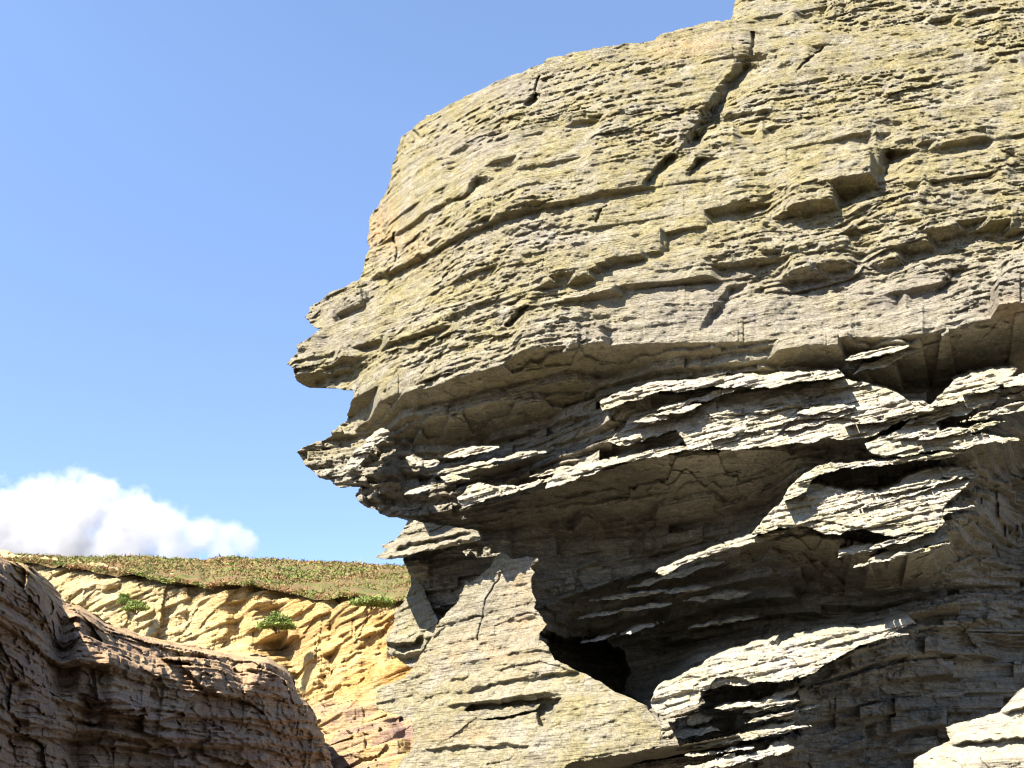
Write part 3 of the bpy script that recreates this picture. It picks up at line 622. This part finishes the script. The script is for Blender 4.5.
PLATES = [ # D at the middle, dD per px across, dD per px down, thickness back, outline
 (10.75, -.0028, -.004, 1.0, [(600, 402), (625, 393), (655, 383), (700, 379), (756, 375), (800, 372), (840, 371), (845, 376), (790, 384), (740, 386), (700, 388), (668, 391), (640, 400), (618, 406), (602, 411)]),
 (10.85, -.0028, -.005, .9, [(640, 400), (668, 391), (700, 388), (740, 386), (800, 384), (850, 380), (870, 384), (900, 395), (915, 410), (905, 420), (880, 432), (860, 438), (800, 443), (756, 447), (700, 449), (687, 450), (684, 440), (676, 430), (650, 437), (620, 446), (607, 442), (625, 428), (632, 414)]),
 (11.2, -.0030, -.006, 1.1, [(545, 489), (553, 476), (570, 470), (600, 462), (630, 455), (660, 448), (687, 447), (690, 450), (650, 458), (607, 467), (580, 477), (560, 486)]),
 (11.75, -.003, -.006, .8, [(457, 498), (467, 487), (480, 484), (490, 486), (498, 488), (520, 489), (505, 495), (475, 503), (462, 507)]),
 (12.25, -.003, -.006, .5, [(405, 458), (412, 456), (420, 460), (440, 462), (436, 466), (415, 467)]),
 (12.0, -.003, -.006, .5, [(440, 477), (450, 474), (462, 477), (470, 479), (455, 482), (444, 482)]),
 (10.5, -.003, -.006, .8, [(853, 375), (862, 364), (885, 356), (905, 349), (930, 340), (948, 337), (940, 344), (915, 352), (897, 360), (880, 368)]),
 (10.6, -.003, -.006, .8, [(848, 396), (870, 392), (895, 398), (925, 402), (930, 406), (905, 410), (875, 408), (840, 404)]),
 (10.0, -.0025, -.005, 1.1, [(870, 452), (865, 444), (880, 436), (905, 425), (930, 408), (945, 390), (960, 378), (985, 372), (1018, 369), (1010, 376), (996, 386), (998, 398), (988, 406), (960, 416), (935, 424), (940, 432), (965, 432), (985, 434), (1000, 437), (1020, 440), (1000, 443), (975, 445), (940, 450), (903, 457), (885, 458)]),
 (10.1, -.002, -.005, 1.2, [(783, 502), (790, 487), (803, 475), (820, 466), (840, 464), (870, 461), (903, 457), (930, 455), (945, 450), (973, 446), (965, 452), (940, 460), (900, 464), (860, 467), (830, 472), (812, 480), (806, 492)]),
 (10.15, -.002, -.005, .9, [(770, 512), (783, 500), (790, 490), (806, 485), (830, 487), (850, 492), (880, 492), (900, 484), (905, 478), (925, 470), (950, 468), (970, 472), (978, 475), (968, 484), (960, 492), (950, 500), (943, 508), (942, 515), (945, 522), (935, 533), (920, 532), (890, 536), (870, 531), (855, 530), (840, 535), (825, 534), (812, 528), (790, 527), (768, 532), (750, 538), (758, 528)]),
 (10.1, -.002, -.006, .8, [(838, 549), (845, 549), (870, 544), (900, 539), (930, 535), (950, 536), (940, 542), (925, 545), (915, 552), (900, 556), (880, 561), (866, 562), (875, 556), (890, 551), (885, 548), (860, 552), (838, 558)]),
 (10.9, -.003, -.006, .8, [(655, 572), (690, 558), (715, 548), (740, 540), (776, 531), (790, 528), (782, 535), (750, 543), (725, 550), (690, 562), (660, 575)]),
 (10.3, -.002, -.005, 1.2, [(655, 712), (651, 700), (655, 690), (680, 678), (697, 673), (702, 665), (730, 652), (755, 644), (775, 640), (777, 646), (800, 638), (820, 634), (843, 631), (850, 630), (862, 631), (880, 627), (893, 622), (903, 619), (910, 619), (917, 624), (905, 627), (893, 633), (912, 635), (890, 638), (875, 641), (860, 645), (850, 651), (840, 656), (830, 662), (820, 668), (805, 676), (770, 682), (740, 686), (700, 691), (699, 704), (680, 710), (665, 716)]),
 (10.5, -.002, -.006, .5, [(775, 703), (770, 698), (785, 690), (799, 687), (797, 691), (785, 697)]),
 (10.45, -.002, -.006, .5, [(738, 716), (747, 707), (765, 701), (778, 702), (793, 707), (775, 711), (755, 713)]),
 (10.4, -.002, -.006, .5, [(766, 716), (785, 710), (803, 713), (795, 716), (778, 720)]),
 (10.4, -.002, -.006, .5, [(748, 736), (760, 727), (775, 724), (795, 722), (785, 728), (770, 732), (755, 740)]),
 (10.2, -.002, -.006, .5, [(742, 765), (750, 755), (767, 750), (775, 742), (785, 742), (795, 748), (780, 755), (760, 760), (745, 764)]),
 (10.2, -.002, -.006, .5, [(713, 769), (722, 757), (735, 753), (736, 760), (727, 771)]),
 (10.7, -.002, -.006, .5, [(680, 724), (688, 716), (700, 714), (714, 716), (708, 722), (692, 726)]),
 (10.6, -.002, -.006, .5, [(672, 735), (690, 729), (712, 727), (722, 731), (700, 736), (680, 738)]),
 (12.6, -.004, -.006, .8, [(343, 471), (352, 455), (370, 440), (384, 430), (390, 432), (388, 437), (372, 450), (356, 468), (345, 474)]),
]
sr = random.Random(77)
for (x0, x1, y0, y1, D0, g, cnt) in ((610, 900, 392, 446, 10.72, -.0028, 9), (850, 1000, 345, 452, 10.15, -.0025, 7), (975, 1060, 372, 446, 9.9, -.0025, 6), (660, 760, 575, 625, 12.6, -.004, 3), (770, 955, 482, 556, 10.08, -.002, 8), (395, 590, 446, 502, 12.1, -.0045, 6), (690, 810, 694, 766, 10.35, -.002, 6), (560, 760, 560, 640, 12.9, -.004, 4)):
    for k in range(cnt):
        cx, cy, L, h, sl = sr.uniform(x0 + 25, x1 - 25), sr.uniform(y0, y1), sr.uniform(22, 55), sr.uniform(2.2, 5), sr.uniform(.10, .30)
        up = [(cx + L * u, cy - sl * L * u - h * (1 - u * u) * sr.uniform(.5, 1.1)) for u in (-1, -.6, -.2, .25, .6, .9)]
        dn = [(cx + L * u, cy - sl * L * u + h * (1 - abs(u) ** 3) * sr.uniform(.4, 1.0)) for u in (1, .7, .35, 0, -.45, -.8)]
        PLATES.append((D0 + g * (cx - (x0 + x1) / 2) - .004 * (cy - (y0 + y1) / 2) - sr.uniform(0, .12), g, -.006, .5, up + dn))
for n, (Dc, dp, dq, th, poly) in enumerate(PLATES):
    cx, cy = np.mean([t[0] for t in poly]), np.mean([t[1] for t in poly])
    slab('slate_plate', poly, lambda p, q, a=(Dc, dp, dq, cx, cy): a[0] + (a[1] - .0015) * (p - a[3]) + (a[2] - .003) * (q - a[4]), M_sunlit, head, .7, .62, 100 + n, None, (th * .3, th), (0, 0), 2.6, SC_HEAD, .04, 1, .9, .9, None, .4, level=True, dipx=-.22)
for o in head.children: o.matrix_parent_inverse = head.matrix_world.inverted()

def tag(o, label=None, cat=None, group=None, kind=None):
    if label: o['label'] = label
    if cat: o['category'] = cat
    if group: o['group'] = group
    if kind: o['kind'] = kind
    return o

BOULD = [(912, 796), (914, 760), (930, 750), (950, 741), (947, 731), (946, 727), (960, 722), (985, 716), (1000, 712), (1008, 703), (1020, 690), (1035, 682), (1080, 676), (1150, 670), (1260, 690), (1260, 796)]
o = slab('outcrop', BOULD, plane_depth([(915, 770, 9.0), (950, 730, 9.2), (1024, 700, 8.9), (1024, 790, 8.3)]), M_sunlit, None, .8, .6, 61, led([(.10, 2, 8, 5, [(946, 745), (970, 741), (1000, 738), (1040, 737), (1080, 736)]), (.10, 2, 8, 6, [(1000, 712), (1024, 708), (1060, 706)])]), (.2, .7, 2), (1, 6, 20), 1.0, SC_SLAB, .03, 1, .5, .75, None, .3, edge=.12)
tag(o, 'sunlit layered rock block in the lower right corner below the dark undercut', 'rock')

# ================================================================== LEFT SHADED CLIFF
LEFT = [(-330, 440), (-200, 480), (-100, 515), (-60, 530), (-20, 548), (0, 557), (12, 561), (28, 566), (40, 577), (46, 590), (62, 602), (80, 606), (95, 614), (105, 622), (125, 628), (150, 637), (180, 645), (215, 651), (245, 656), (268, 657), (283, 666), (291, 674), (296, 690), (306, 700), (316, 716), (324, 735), (330, 752), (334, 772), (336, 820), (-330, 820)]
def left_depth(p, q):
    D = np.interp(p, [-330, -200, -60, 0, 60, 140, 200, 250, 280, 300, 336], [9.5, 11, 13.8, 15.5, 18.5, 21, 23, 25, 26.5, 28, 30])
    top = np.interp(p, [t[0] for t in LEFT[:28]], [t[1] for t in LEFT[:28]])
    d = q - top
    D = D + 6.0 * np.exp(-np.maximum(d, 0) / (6 + 9 * np.exp(-((p - 125) / 45) ** 2))) * sstep(20, 90, p) * sstep(312, 285, p) + 1.0 * np.exp(-np.maximum(d, 0) / 4)
    # lit hollow between the two humps
    D = D + 2.2 * np.exp(-(((p - 62) / 14) ** 2 + ((q - 640) / 38) ** 2))
    D = D - 1.2 * np.exp(-(((p - 105) / 26) ** 2 + ((q - 665) / 22) ** 2))
    D = D + .7 * np.exp(-(pdist([(70, 768), (85, 730), (100, 690), (95, 660)], p, q, False) / 13) ** 2)
    D = D + .5 * np.exp(-(pdist([(8, 768), (20, 720), (14, 690)], p, q, False) / 11) ** 2) + .9 * np.exp(-(pdist([(245, 690), (232, 665)], p, q, False) / 7) ** 2)
    return D
lamp = lambda pc, b: .75 + 0 * b
SC_LEFT = [(.10, 1.0, .10, .25, .4), (.22, 1.6, .24, .16, .5), (.5, 2.2, .42, .1, .5), (1.2, 3, .6, .08, .5), (2.4, 5, .6, .08, .4)]
o = slab('shaded_cliff', LEFT, left_depth, M_left, None, .9, .75, 71, None, (1, 3, 8), (1, 6, 20), 2.8, SC_LEFT, .05, 2.0, 2.2, .25, lambda p, q: np.clip(np.exp(-np.maximum(q - np.interp(p, [t[0] for t in LEFT[:28]], [t[1] for t in LEFT[:28]]), 0) / 18), 0, 1), .4, snap=(make_beds(-1, 14, 8, .10, .75, 1.7), (-.05, 0), lamp, 600, 2.5, .5, .7), crest=lambda p, q: np.exp(-(np.maximum(q - np.interp(p, [t[0] for t in LEFT[:28]], [t[1] for t in LEFT[:28]]), 0) / (4 + 9 * np.exp(-((p - 120) / 50) ** 2))) ** 2) * .6)  # ochre fading down from the crest is sunlight put into the colour
tag(o, 'brown banded cliff in shade with a sunlit crest on the left of the gully', 'cliff')

# ================================================================== FAR CLIFF AND MOOR
EDGE = [(-80, 556), (0, 561), (38, 565), (60, 569), (95, 571), (112, 569), (90, 584), (82, 591), (105, 588), (128, 577), (150, 573), (160, 574), (148, 588), (165, 590), (190, 586), (212, 590), (240, 586), (262, 590), (285, 592), (300, 596), (320, 599), (335, 601), (355, 597), (375, 600), (395, 604), (430, 596), (500, 590)]
def edge_q(p):
    return np.interp(p, [-80, 0, 38, 95, 130, 160, 190, 212, 240, 262, 300, 335, 355, 395, 500], [553, 559, 564, 572, 577, 582, 587, 590, 586, 590, 596, 601, 598, 603, 590])
def far_depth(p, q):
    D = np.interp(p, [-80, 0, 100, 200, 250, 280, 300, 340, 400, 500], [66, 62, 56, 52, 50, 50, 49, 46, 43, 42])
    e = edge_q(p)
    D = D + np.maximum(e + 6 - q, 0) * .25
    D = D - .035 * np.maximum(q - 640, 0) - .10 * np.maximum(q - 700, 0)
    for a, w, pts in [(2.2, 7, [(285, 650), (298, 672), (305, 700)]), (2.5, 5, [(332, 655), (326, 690), (334, 695)]), (1.6, 4, [(330, 612), (332, 640)]), (1.6, 4, [(383, 620), (386, 640), (380, 660)]), (1.5, 4, [(362, 700), (366, 680), (368, 640)]),
                      (2.0, 8, [(240, 600), (238, 630)]), (1.3, 4, [(172, 605), (168, 630)]), (1.5, 5, [(196, 590), (186, 620)]), (1.6, 5, [(396, 720), (410, 745)]), (1.0, 4, [(345, 640), (352, 690)])]:
        D = D + .6 * a * np.exp(-(pdist(pts, p, q, False) / w) ** 2)
    D = D + 1.2 * np.exp(-(((p - 278) / 18) ** 2 + ((q - 648) / 10) ** 2)) - 1.3 * np.exp(-(((p - 278) / 16) ** 2 + ((q - 630) / 8) ** 2))
    return D
SC_FAR = [(.2, 1.5, .13, .3, .4), (.42, 2.5, .22, .18, .5), (1.0, 3.5, .28, .12, .5), (2.6, 4, .5, .1, .6)]
def far_layers(P, seed):
    e = layers(P, SC_FAR, dip=(-.30, 0.05), strike=(.9, .4), warp=.1, seed=seed)
    col = np.abs(fbm3(P[..., 0] * .22, P[..., 1] * .22, P[..., 2] * .06, 3, seed + 5) - .5)
    P = P + 0; wx = P[..., 0] + .5 * (vn3(P[..., 0], P[..., 1], P[..., 2], seed + 2) - .5)
    e = e + .4 * facets(wx * .7, P[..., 1] * .35, (P[..., 2] - .3 * P[..., 0]) * 1.4, seed + 3) + .7 * facets(wx * .22, P[..., 1] * .15, P[..., 2] * .14, seed + 4)
    return e - 1.2 * col + .35 * (fbm3(P[..., 0] * .8, P[..., 1] * .8, P[..., 2] * .8, 4, seed + 8) - .5)
def gully_shape():
    pa = axis(-70, 640, -70, 440, .9, 3); qa = np.arange(548, 812, .9)
    p, q = np.meshgrid(pa, qa)
    D = far_depth(p, q)
    D, under = bed_snap(pa, p, q, D, make_beds(-6, 26, 9, .12, .7, 1.6), (-.24, 0), lambda pc, b: .8 + 0 * b, 700, 2.2, .15, .5)
    D = D - .42 * far_layers(at(p, q, D), 81)
    e = edge_q(p) + 5 * (vn2(p / 16, q * 0, 83) - .5) + 3 * (vn2(p / 5, q * 0, 84) - .5)
    pc = (p[:-1, :-1] + p[1:, 1:]) / 2; qc = (q[:-1, :-1] + q[1:, 1:]) / 2
    keep = qc > e[:-1, :-1] - 8
    V, FF, src = rock_body(p, q, D, keep, (1, 4, 10), (0, 2, 6), (200, 760))
    V, FF, s = compact(V, FF, src)
    pp, qq = p.ravel()[s], q.ravel()[s]
    low = sstep(690, 720, qq + 10 * (vn2(pp / 12, qq / 12, 88) - .5))
    n = vn2(pp / 30, qq / 40, 85)
    rust_sun = np.clip(n * 1.1 * (1 - low) * sstep(200, 330, pp), 0, 1)
    return mesh_from('sea_cliff', V, FF, M_far, None, {'lichen': np.clip(sstep(240, 160, pp) * 1.2, 0, 1), 'rust_sun': rust_sun, 'purple': np.clip(low * 1.3 + .6 * np.exp(-(((pp - 285) / 14) ** 2 + ((qq - 645) / 14) ** 2)), 0, 1)})
tag(gully_shape(), 'sunlit ochre cliff at the back of the gully under the heath', 'cliff')

def heath_mat():
    m, nt, N, L, B = nodes('heath')
    v = mapped(nt, (1, 1, 1))
    c = ramp(nt, noise(nt, v, .25, 8, .7), [(.38, (.07, .095, .02)), (.47, (.13, .12, .045)), (.54, (.165, .085, .05)), (.6, (.10, .125, .025))])
    c = mixc(nt, ramp(nt, noise(nt, v, 3, 5, .7), [(.42, (.5, .5, .5)), (.55, (0, 0, 0))]), c, (.11, .09, .04))
    L.new(c, B.inputs['Base Color']); B.inputs['Roughness'].default_value = 1
    B.inputs['Specular IOR Level'].default_value = .05
    bump(nt, B, noise(nt, v, 6, 6, .7), .8, .15)
    return m
M_heath = heath_mat()
RIDGE = ([-80, 0, 30, 60, 90, 120, 150, 175, 200, 230, 255, 270, 290, 310, 340, 370, 400, 430, 500], [553, 556, 556, 558, 558, 557, 557, 559, 560, 557, 559, 558, 561, 561, 562, 565, 566, 566, 566])
def heath_grid(pa, t, pp):
    e = edge_q(pp) - 4 + 4 * (vn2(pp / 9, pp * 0, 93) - .5); r = np.interp(pp, *RIDGE) + 1.6 * (vn2(pp / 7, pp * 0, 92) - .5)
    e = np.maximum(e, r + 4)
    qq = e + (r - e) * t
    De = np.interp(pp, [-80, 0, 100, 200, 250, 280, 300, 340, 400, 500], [66, 62, 56, 52, 50, 50, 49, 46, 43, 42]) - .05
    return qq, De + (95 - De) * t ** 1.6
def build_heath():
    pa = np.arange(-70, 640, 1.0); ta = np.concatenate([np.linspace(-.12, 1, 70)])
    pp, t = np.meshgrid(pa, ta)
    qq, DD = heath_grid(pa, np.clip(t, 0, 1), pp)
    V = at(pp, qq, DD)
    V[..., 2] += .5 * (fbm3(V[..., 0] * .4, V[..., 1] * .15, V[..., 1] * 0, 4, 95) - .5) * sstep(1, .8, t)
    V[..., 2] -= np.where(t < 0, -t * 1.2, 0)
    # beyond the ridge the ground falls away gently
    tail = V[-1:].copy(); tail[..., 1] += 60; tail[..., 0] *= 1.6; tail[..., 2] -= 4
    V = np.concatenate([V, tail]); nr, nc = V.shape[:2]
    idx = np.arange(nr * nc).reshape(nr, nc)
    Fq = np.stack([idx[:-1, :-1], idx[:-1, 1:], idx[1:, 1:], idx[1:, :-1]], -1).reshape(-1, 4)
    return mesh_from('hillside', V.reshape(-1, 3), Fq, M_heath, None, None, True)
tag(build_heath(), None, None, None, 'structure')

# low heather and gorse: uncountable tufts of small blades -----------------------
def leaf_mat(name, a, b, sc):
    m, nt, N, L, B = nodes(name)
    v = mapped(nt, (1, 1, 1))
    L.new(ramp(nt, noise(nt, v, sc, 4, .7), [(.35, a), (.62, b)] if sc != .22 else [(.36, (.11, .15, .03)), (.47, (.19, .175, .06)), (.56, (.24, .125, .065)), (.63, (.15, .18, .04))]), B.inputs['Base Color'])
    B.inputs['Roughness'].default_value = .8; B.inputs['Specular IOR Level'].default_value = .1
    return m
rng = np.random.default_rng(5)
def blades(C, size, n, up=.6, spread=1.0):
    """n small triangles round each centre in C; size per centre"""
    m = len(C); c = np.repeat(C, n, 0); s = np.repeat(size, n)[:, None]
    d = rng.normal(size=(m * n, 3)); d[:, 2] = np.abs(d[:, 2]) * up + .2; d /= np.linalg.norm(d, axis=1, keepdims=True)
    base = c + rng.normal(size=(m * n, 3)) * s * .35 * spread * np.array((1, 1, .3))
    side = np.cross(d, rng.normal(size=(m * n, 3))); side /= np.linalg.norm(side, axis=1, keepdims=True) + 1e-9
    l = s * rng.uniform(.5, 1.2, (m * n, 1))
    V = np.stack([base - side * l * .22, base + side * l * .22, base + d * l], 1).reshape(-1, 3)
    return V, np.arange(len(V)).reshape(-1, 3)
nt_ = 14000
pp = rng.uniform(-60, 440, nt_); tt = rng.uniform(-.02, 1, nt_) ** 1.0
qq, DD = heath_grid(None, np.clip(tt, 0, 1), pp)
C = at(pp, qq, DD); C[:, 2] -= .05
Vb, Fb = blades(C, rng.uniform(.10, .24, nt_) * (DD / 60), 10, .5, 2.2)
M_hth = leaf_mat('heather_leaves', (.09, .12, .025), (.17, .12, .05), .22)
o = mesh_from('heather', Vb, Fb, M_hth); tag(o, 'low brown and green heather covering the slope above the far cliff', 'heather', None, 'stuff')

M_bush = leaf_mat('bush_leaves', (.11, .15, .03), (.22, .26, .075), 1.5); M_stem = leaf_mat('stem', (.08, .05, .03), (.14, .09, .05), 4)
def bush(cx, cy, D, wpx, hpx, label, seed, name='bush'):
    global rng
    rng = np.random.default_rng(seed)
    sc = D / F * 1.05
    c = at(np.array(float(cx)), np.array(float(cy)), D)
    root = bpy.data.objects.new(name, None); COL.objects.link(root); root.location = (c[0], c[1], c[2] - hpx * sc * .5)
    n = 150
    ang = rng.uniform(0, 2 * np.pi, n); rad = np.sqrt(rng.uniform(0, 1, n)); hh = rng.uniform(0, 1, n)
    L = np.stack([np.cos(ang) * rad * wpx * sc * .5 * (1 - .45 * hh), np.sin(ang) * rad * wpx * sc * .35 * (1 - .4 * hh), hh ** .8 * hpx * sc * .9 * (.6 + .4 * np.cos(ang * 2 + seed))], 1)
    V, Fq = blades(L, rng.uniform(.10, .2, n) * (wpx * sc / 2.0) ** .5, 50, .8, 2.2)
    o = mesh_from('foliage', V, Fq, M_bush, root)
    # a few woody stems from the root
    SV, SF = [], []
    for k in range(7):
        e = L[rng.integers(0, n)] * .9; b = np.array((rng.normal() * .06, rng.normal() * .06, -.25)); r0, r1 = .035, .012; b0 = len(SV)
        for cpt, rr in ((b, r0), ((b + e) / 2 + rng.normal(size=3) * .05, (r0 + r1) / 2), (e, r1)):
            for a in range(5): SV.append(cpt + np.array((math.cos(a * 1.2566) * rr, math.sin(a * 1.2566) * rr, 0)))
        for s in (0, 5):
            for a in range(5): SF.append((b0 + s + a, b0 + s + (a + 1) % 5, b0 + s + 5 + (a + 1) % 5, b0 + s + 5 + a))
    mesh_from('stem', np.array(SV), np.array(SF), M_stem, root)
    return tag(root, label, 'bush')
bush(278, 621, 46.5, 36, 13, 'low spreading green bush on a ledge of the ochre cliff above the dark cleft', 3)
bush(137, 605, 53.0, 22, 9, 'pale green bush sprawling down the far cliff behind the brown crest', 4)
bush(124, 598, 54.5, 10, 11, 'small upright green shrub just below the heath edge on the far cliff', 6, 'shrub')
bush(372, 601, 42.0, 40, 6, 'flat dark green shrub along the cliff top beside the headland', 8, 'shrub')

# ================================================================== GROUND
def ground():
    m, nt, N, L, B = nodes('sand')
    v = mapped(nt, (1, 1, 1))
    L.new(ramp(nt, noise(nt, v, .8, 8, .6), [(.3, (.045, .038, .028)), (.7, (.10, .083, .055))]), B.inputs['Base Color']); B.inputs['Roughness'].default_value = .95
    bump(nt, B, noise(nt, v, 9, 6, .6), .5, .03)
    s = 6000.0
    g = np.linspace(-1, 1, 41); gx, gy = np.meshgrid(g, g); gx = np.sign(gx) * np.abs(gx) ** 3 * s; gy = np.sign(gy) * np.abs(gy) ** 3 * s
    V = np.stack([gx, gy, 0 * gx], -1).reshape(-1, 3); i = np.arange(41 * 41).reshape(41, 41)
    Fq = np.stack([i[:-1, :-1], i[:-1, 1:], i[1:, 1:], i[1:, :-1]], -1).reshape(-1, 4)
    return tag(mesh_from('ground', V, Fq, m), None, None, None, 'structure')
ground()

# ================================================================== CLOUD
def cloud():
    Dc = 1500.0
    m = bpy.data.materials.new('cloud_vapour'); m.use_nodes = True; nt = m.node_tree
    for n in list(nt.nodes):
        if n.type != 'OUTPUT_MATERIAL': nt.nodes.remove(n)
    out = [n for n in nt.nodes if n.type == 'OUTPUT_MATERIAL'][0]
    ba = [(20, 520, 42), (60, 510, 38), (95, 506, 36), (130, 520, 34), (165, 528, 28), (200, 536, 22), (232, 536, 16), (60, 545, 45), (120, 552, 40), (175, 556, 26), (-40, 520, 50), (-20, 552, 50), (222, 552, 17), (244, 543, 15)]
    px = Dc / F * 1.05
    V, Fq = [], []
    import bmesh
    bm = bmesh.new()
    pos = nt.nodes.new('ShaderNodeNewGeometry').outputs['Position']
    # wobble of the lookup position makes the billows
    nz = nt.nodes.new('ShaderNodeTexNoise'); nz.inputs['Scale'].default_value = .022; nz.inputs['Detail'].default_value = 6; nz.inputs['Roughness'].default_value = .68
    nt.links.new(pos, nz.inputs['Vector'])
    fld = None
    def smax(a, b):
        o = math_(nt, 'SMOOTH_MAX', a, b); o.node.inputs[2].default_value = .35; return o
    for (a, b, r) in ba:
        c = at(np.array(float(a)), np.array(float(b)), Dc); rr = r * px
        d = nt.nodes.new('ShaderNodeVectorMath'); d.operation = 'DISTANCE'; nt.links.new(pos, d.inputs[0]); d.inputs[1].default_value = tuple(c)
        t = math_(nt, 'SUBTRACT', 1.0, math_(nt, 'DIVIDE', d.outputs['Value'], rr))
        fld = t if fld is None else smax(fld, t)
    f = math_(nt, 'ADD', fld, math_(nt, 'MULTIPLY', math_(nt, 'SUBTRACT', nz.outputs["Fac"], .52), 1.9))
    dens = nt.nodes.new('ShaderNodeMapRange'); dens.inputs['From Min'].default_value = 0; dens.inputs['From Max'].default_value = .4; dens.inputs['To Max'].default_value = .03
    nt.links.new(f, dens.inputs['Value'])
    vol = nt.nodes.new('ShaderNodeVolumePrincipled'); vol.inputs['Color'].default_value = (.74, .73, .725, 1); vol.inputs['Anisotropy'].default_value = .2
    nt.links.new(dens.outputs[0], vol.inputs['Density']); nt.links.new(vol.outputs[0], out.inputs['Volume'])
    pts = np.array([at(np.array(float(a)), np.array(float(b)), Dc) for a, b, r in ba]); rs = np.array([r * px for a, b, r in ba])
    lo = (pts - rs[:, None] * 1.25).min(0); hi = (pts + rs[:, None] * 1.25).max(0)
    o = bpy.data.objects.new('cloud', bpy.data.meshes.new('cloud'))
    bmesh.ops.create_cube(bm, size=1, matrix=__import__('mathutils').Matrix.Translation(tuple((lo + hi) / 2)) @ __import__('mathutils').Matrix.Diagonal((*tuple(hi - lo), 1)))
    bm.to_mesh(o.data); o.data.materials.append(m); COL.objects.link(o)
    m.cycles.volume_step_rate = .25
    return tag(o, 'white billowing cumulus cloud low above the heath ridge on the left', 'cloud')
cloud()

# ================================================================== LIGHT
el = math.asin(SUN[2]); az = math.atan2(SUN[0], SUN[1])
w = bpy.data.worlds.new('World'); S.world = w; w.use_nodes = True
nt = w.node_tree; bg = nt.nodes['Background']; sky = nt.nodes.new('ShaderNodeTexSky'); sky.sky_type = 'NISHITA'; sky.sun_disc = False
sky.sun_elevation = el; sky.sun_rotation = az; sky.air_density = 1.0; sky.dust_density = .3; sky.ozone_density = 1.6; sky.altitude = 1500
hs = nt.nodes.new('ShaderNodeHueSaturation'); hs.inputs['Saturation'].default_value = 1.0; nt.links.new(sky.outputs[0], hs.inputs['Color']); nt.links.new(hs.outputs[0], bg.inputs['Color']); bg_in = hs.outputs[0]
tc = nt.nodes.new('ShaderNodeTexCoord'); sp = nt.nodes.new('ShaderNodeSeparateXYZ'); nt.links.new(tc.outputs['Generated'], sp.inputs[0])
r = ramp(nt, sp.outputs['Z'], [(.05, (.62, .60, .72)), (.62, (1.02, 1.0, 1.0))]); nt.links.new(mixc(nt, 1.0, bg_in, r, 'MULTIPLY'), bg.inputs['Color']); bg.inputs['Strength'].default_value = .105
sl = bpy.data.lights.new('sun', 'SUN'); sl.energy = 5.0; sl.angle = R(.53); sl.color = (1, .95, .86)
so = bpy.data.objects.new('sun', sl); COL.objects.link(so)
from mathutils import Vector
so.rotation_euler = Vector(tuple(-SUN)).to_track_quat('-Z', 'Y').to_euler(); so.location = (-20, -20, 40)
S.view_settings.view_transform = 'Standard'; S.view_settings.look = 'None'; S.view_settings.exposure = 1.9; S.view_settings.gamma = 1
S.view_settings.use_curve_mapping = False
S.render.engine = 'CYCLES'
S.cycles.max_bounces = 10; S.cycles.diffuse_bounces = 4; S.cycles.volume_bounces = 6; S.cycles.use_denoising = True; S.cycles.filter_width = 1.1; S.cycles.denoising_prefilter = 'ACCURATE'
S.cycles.volume_step_rate = 1.0; S.cycles.volume_max_steps = 256
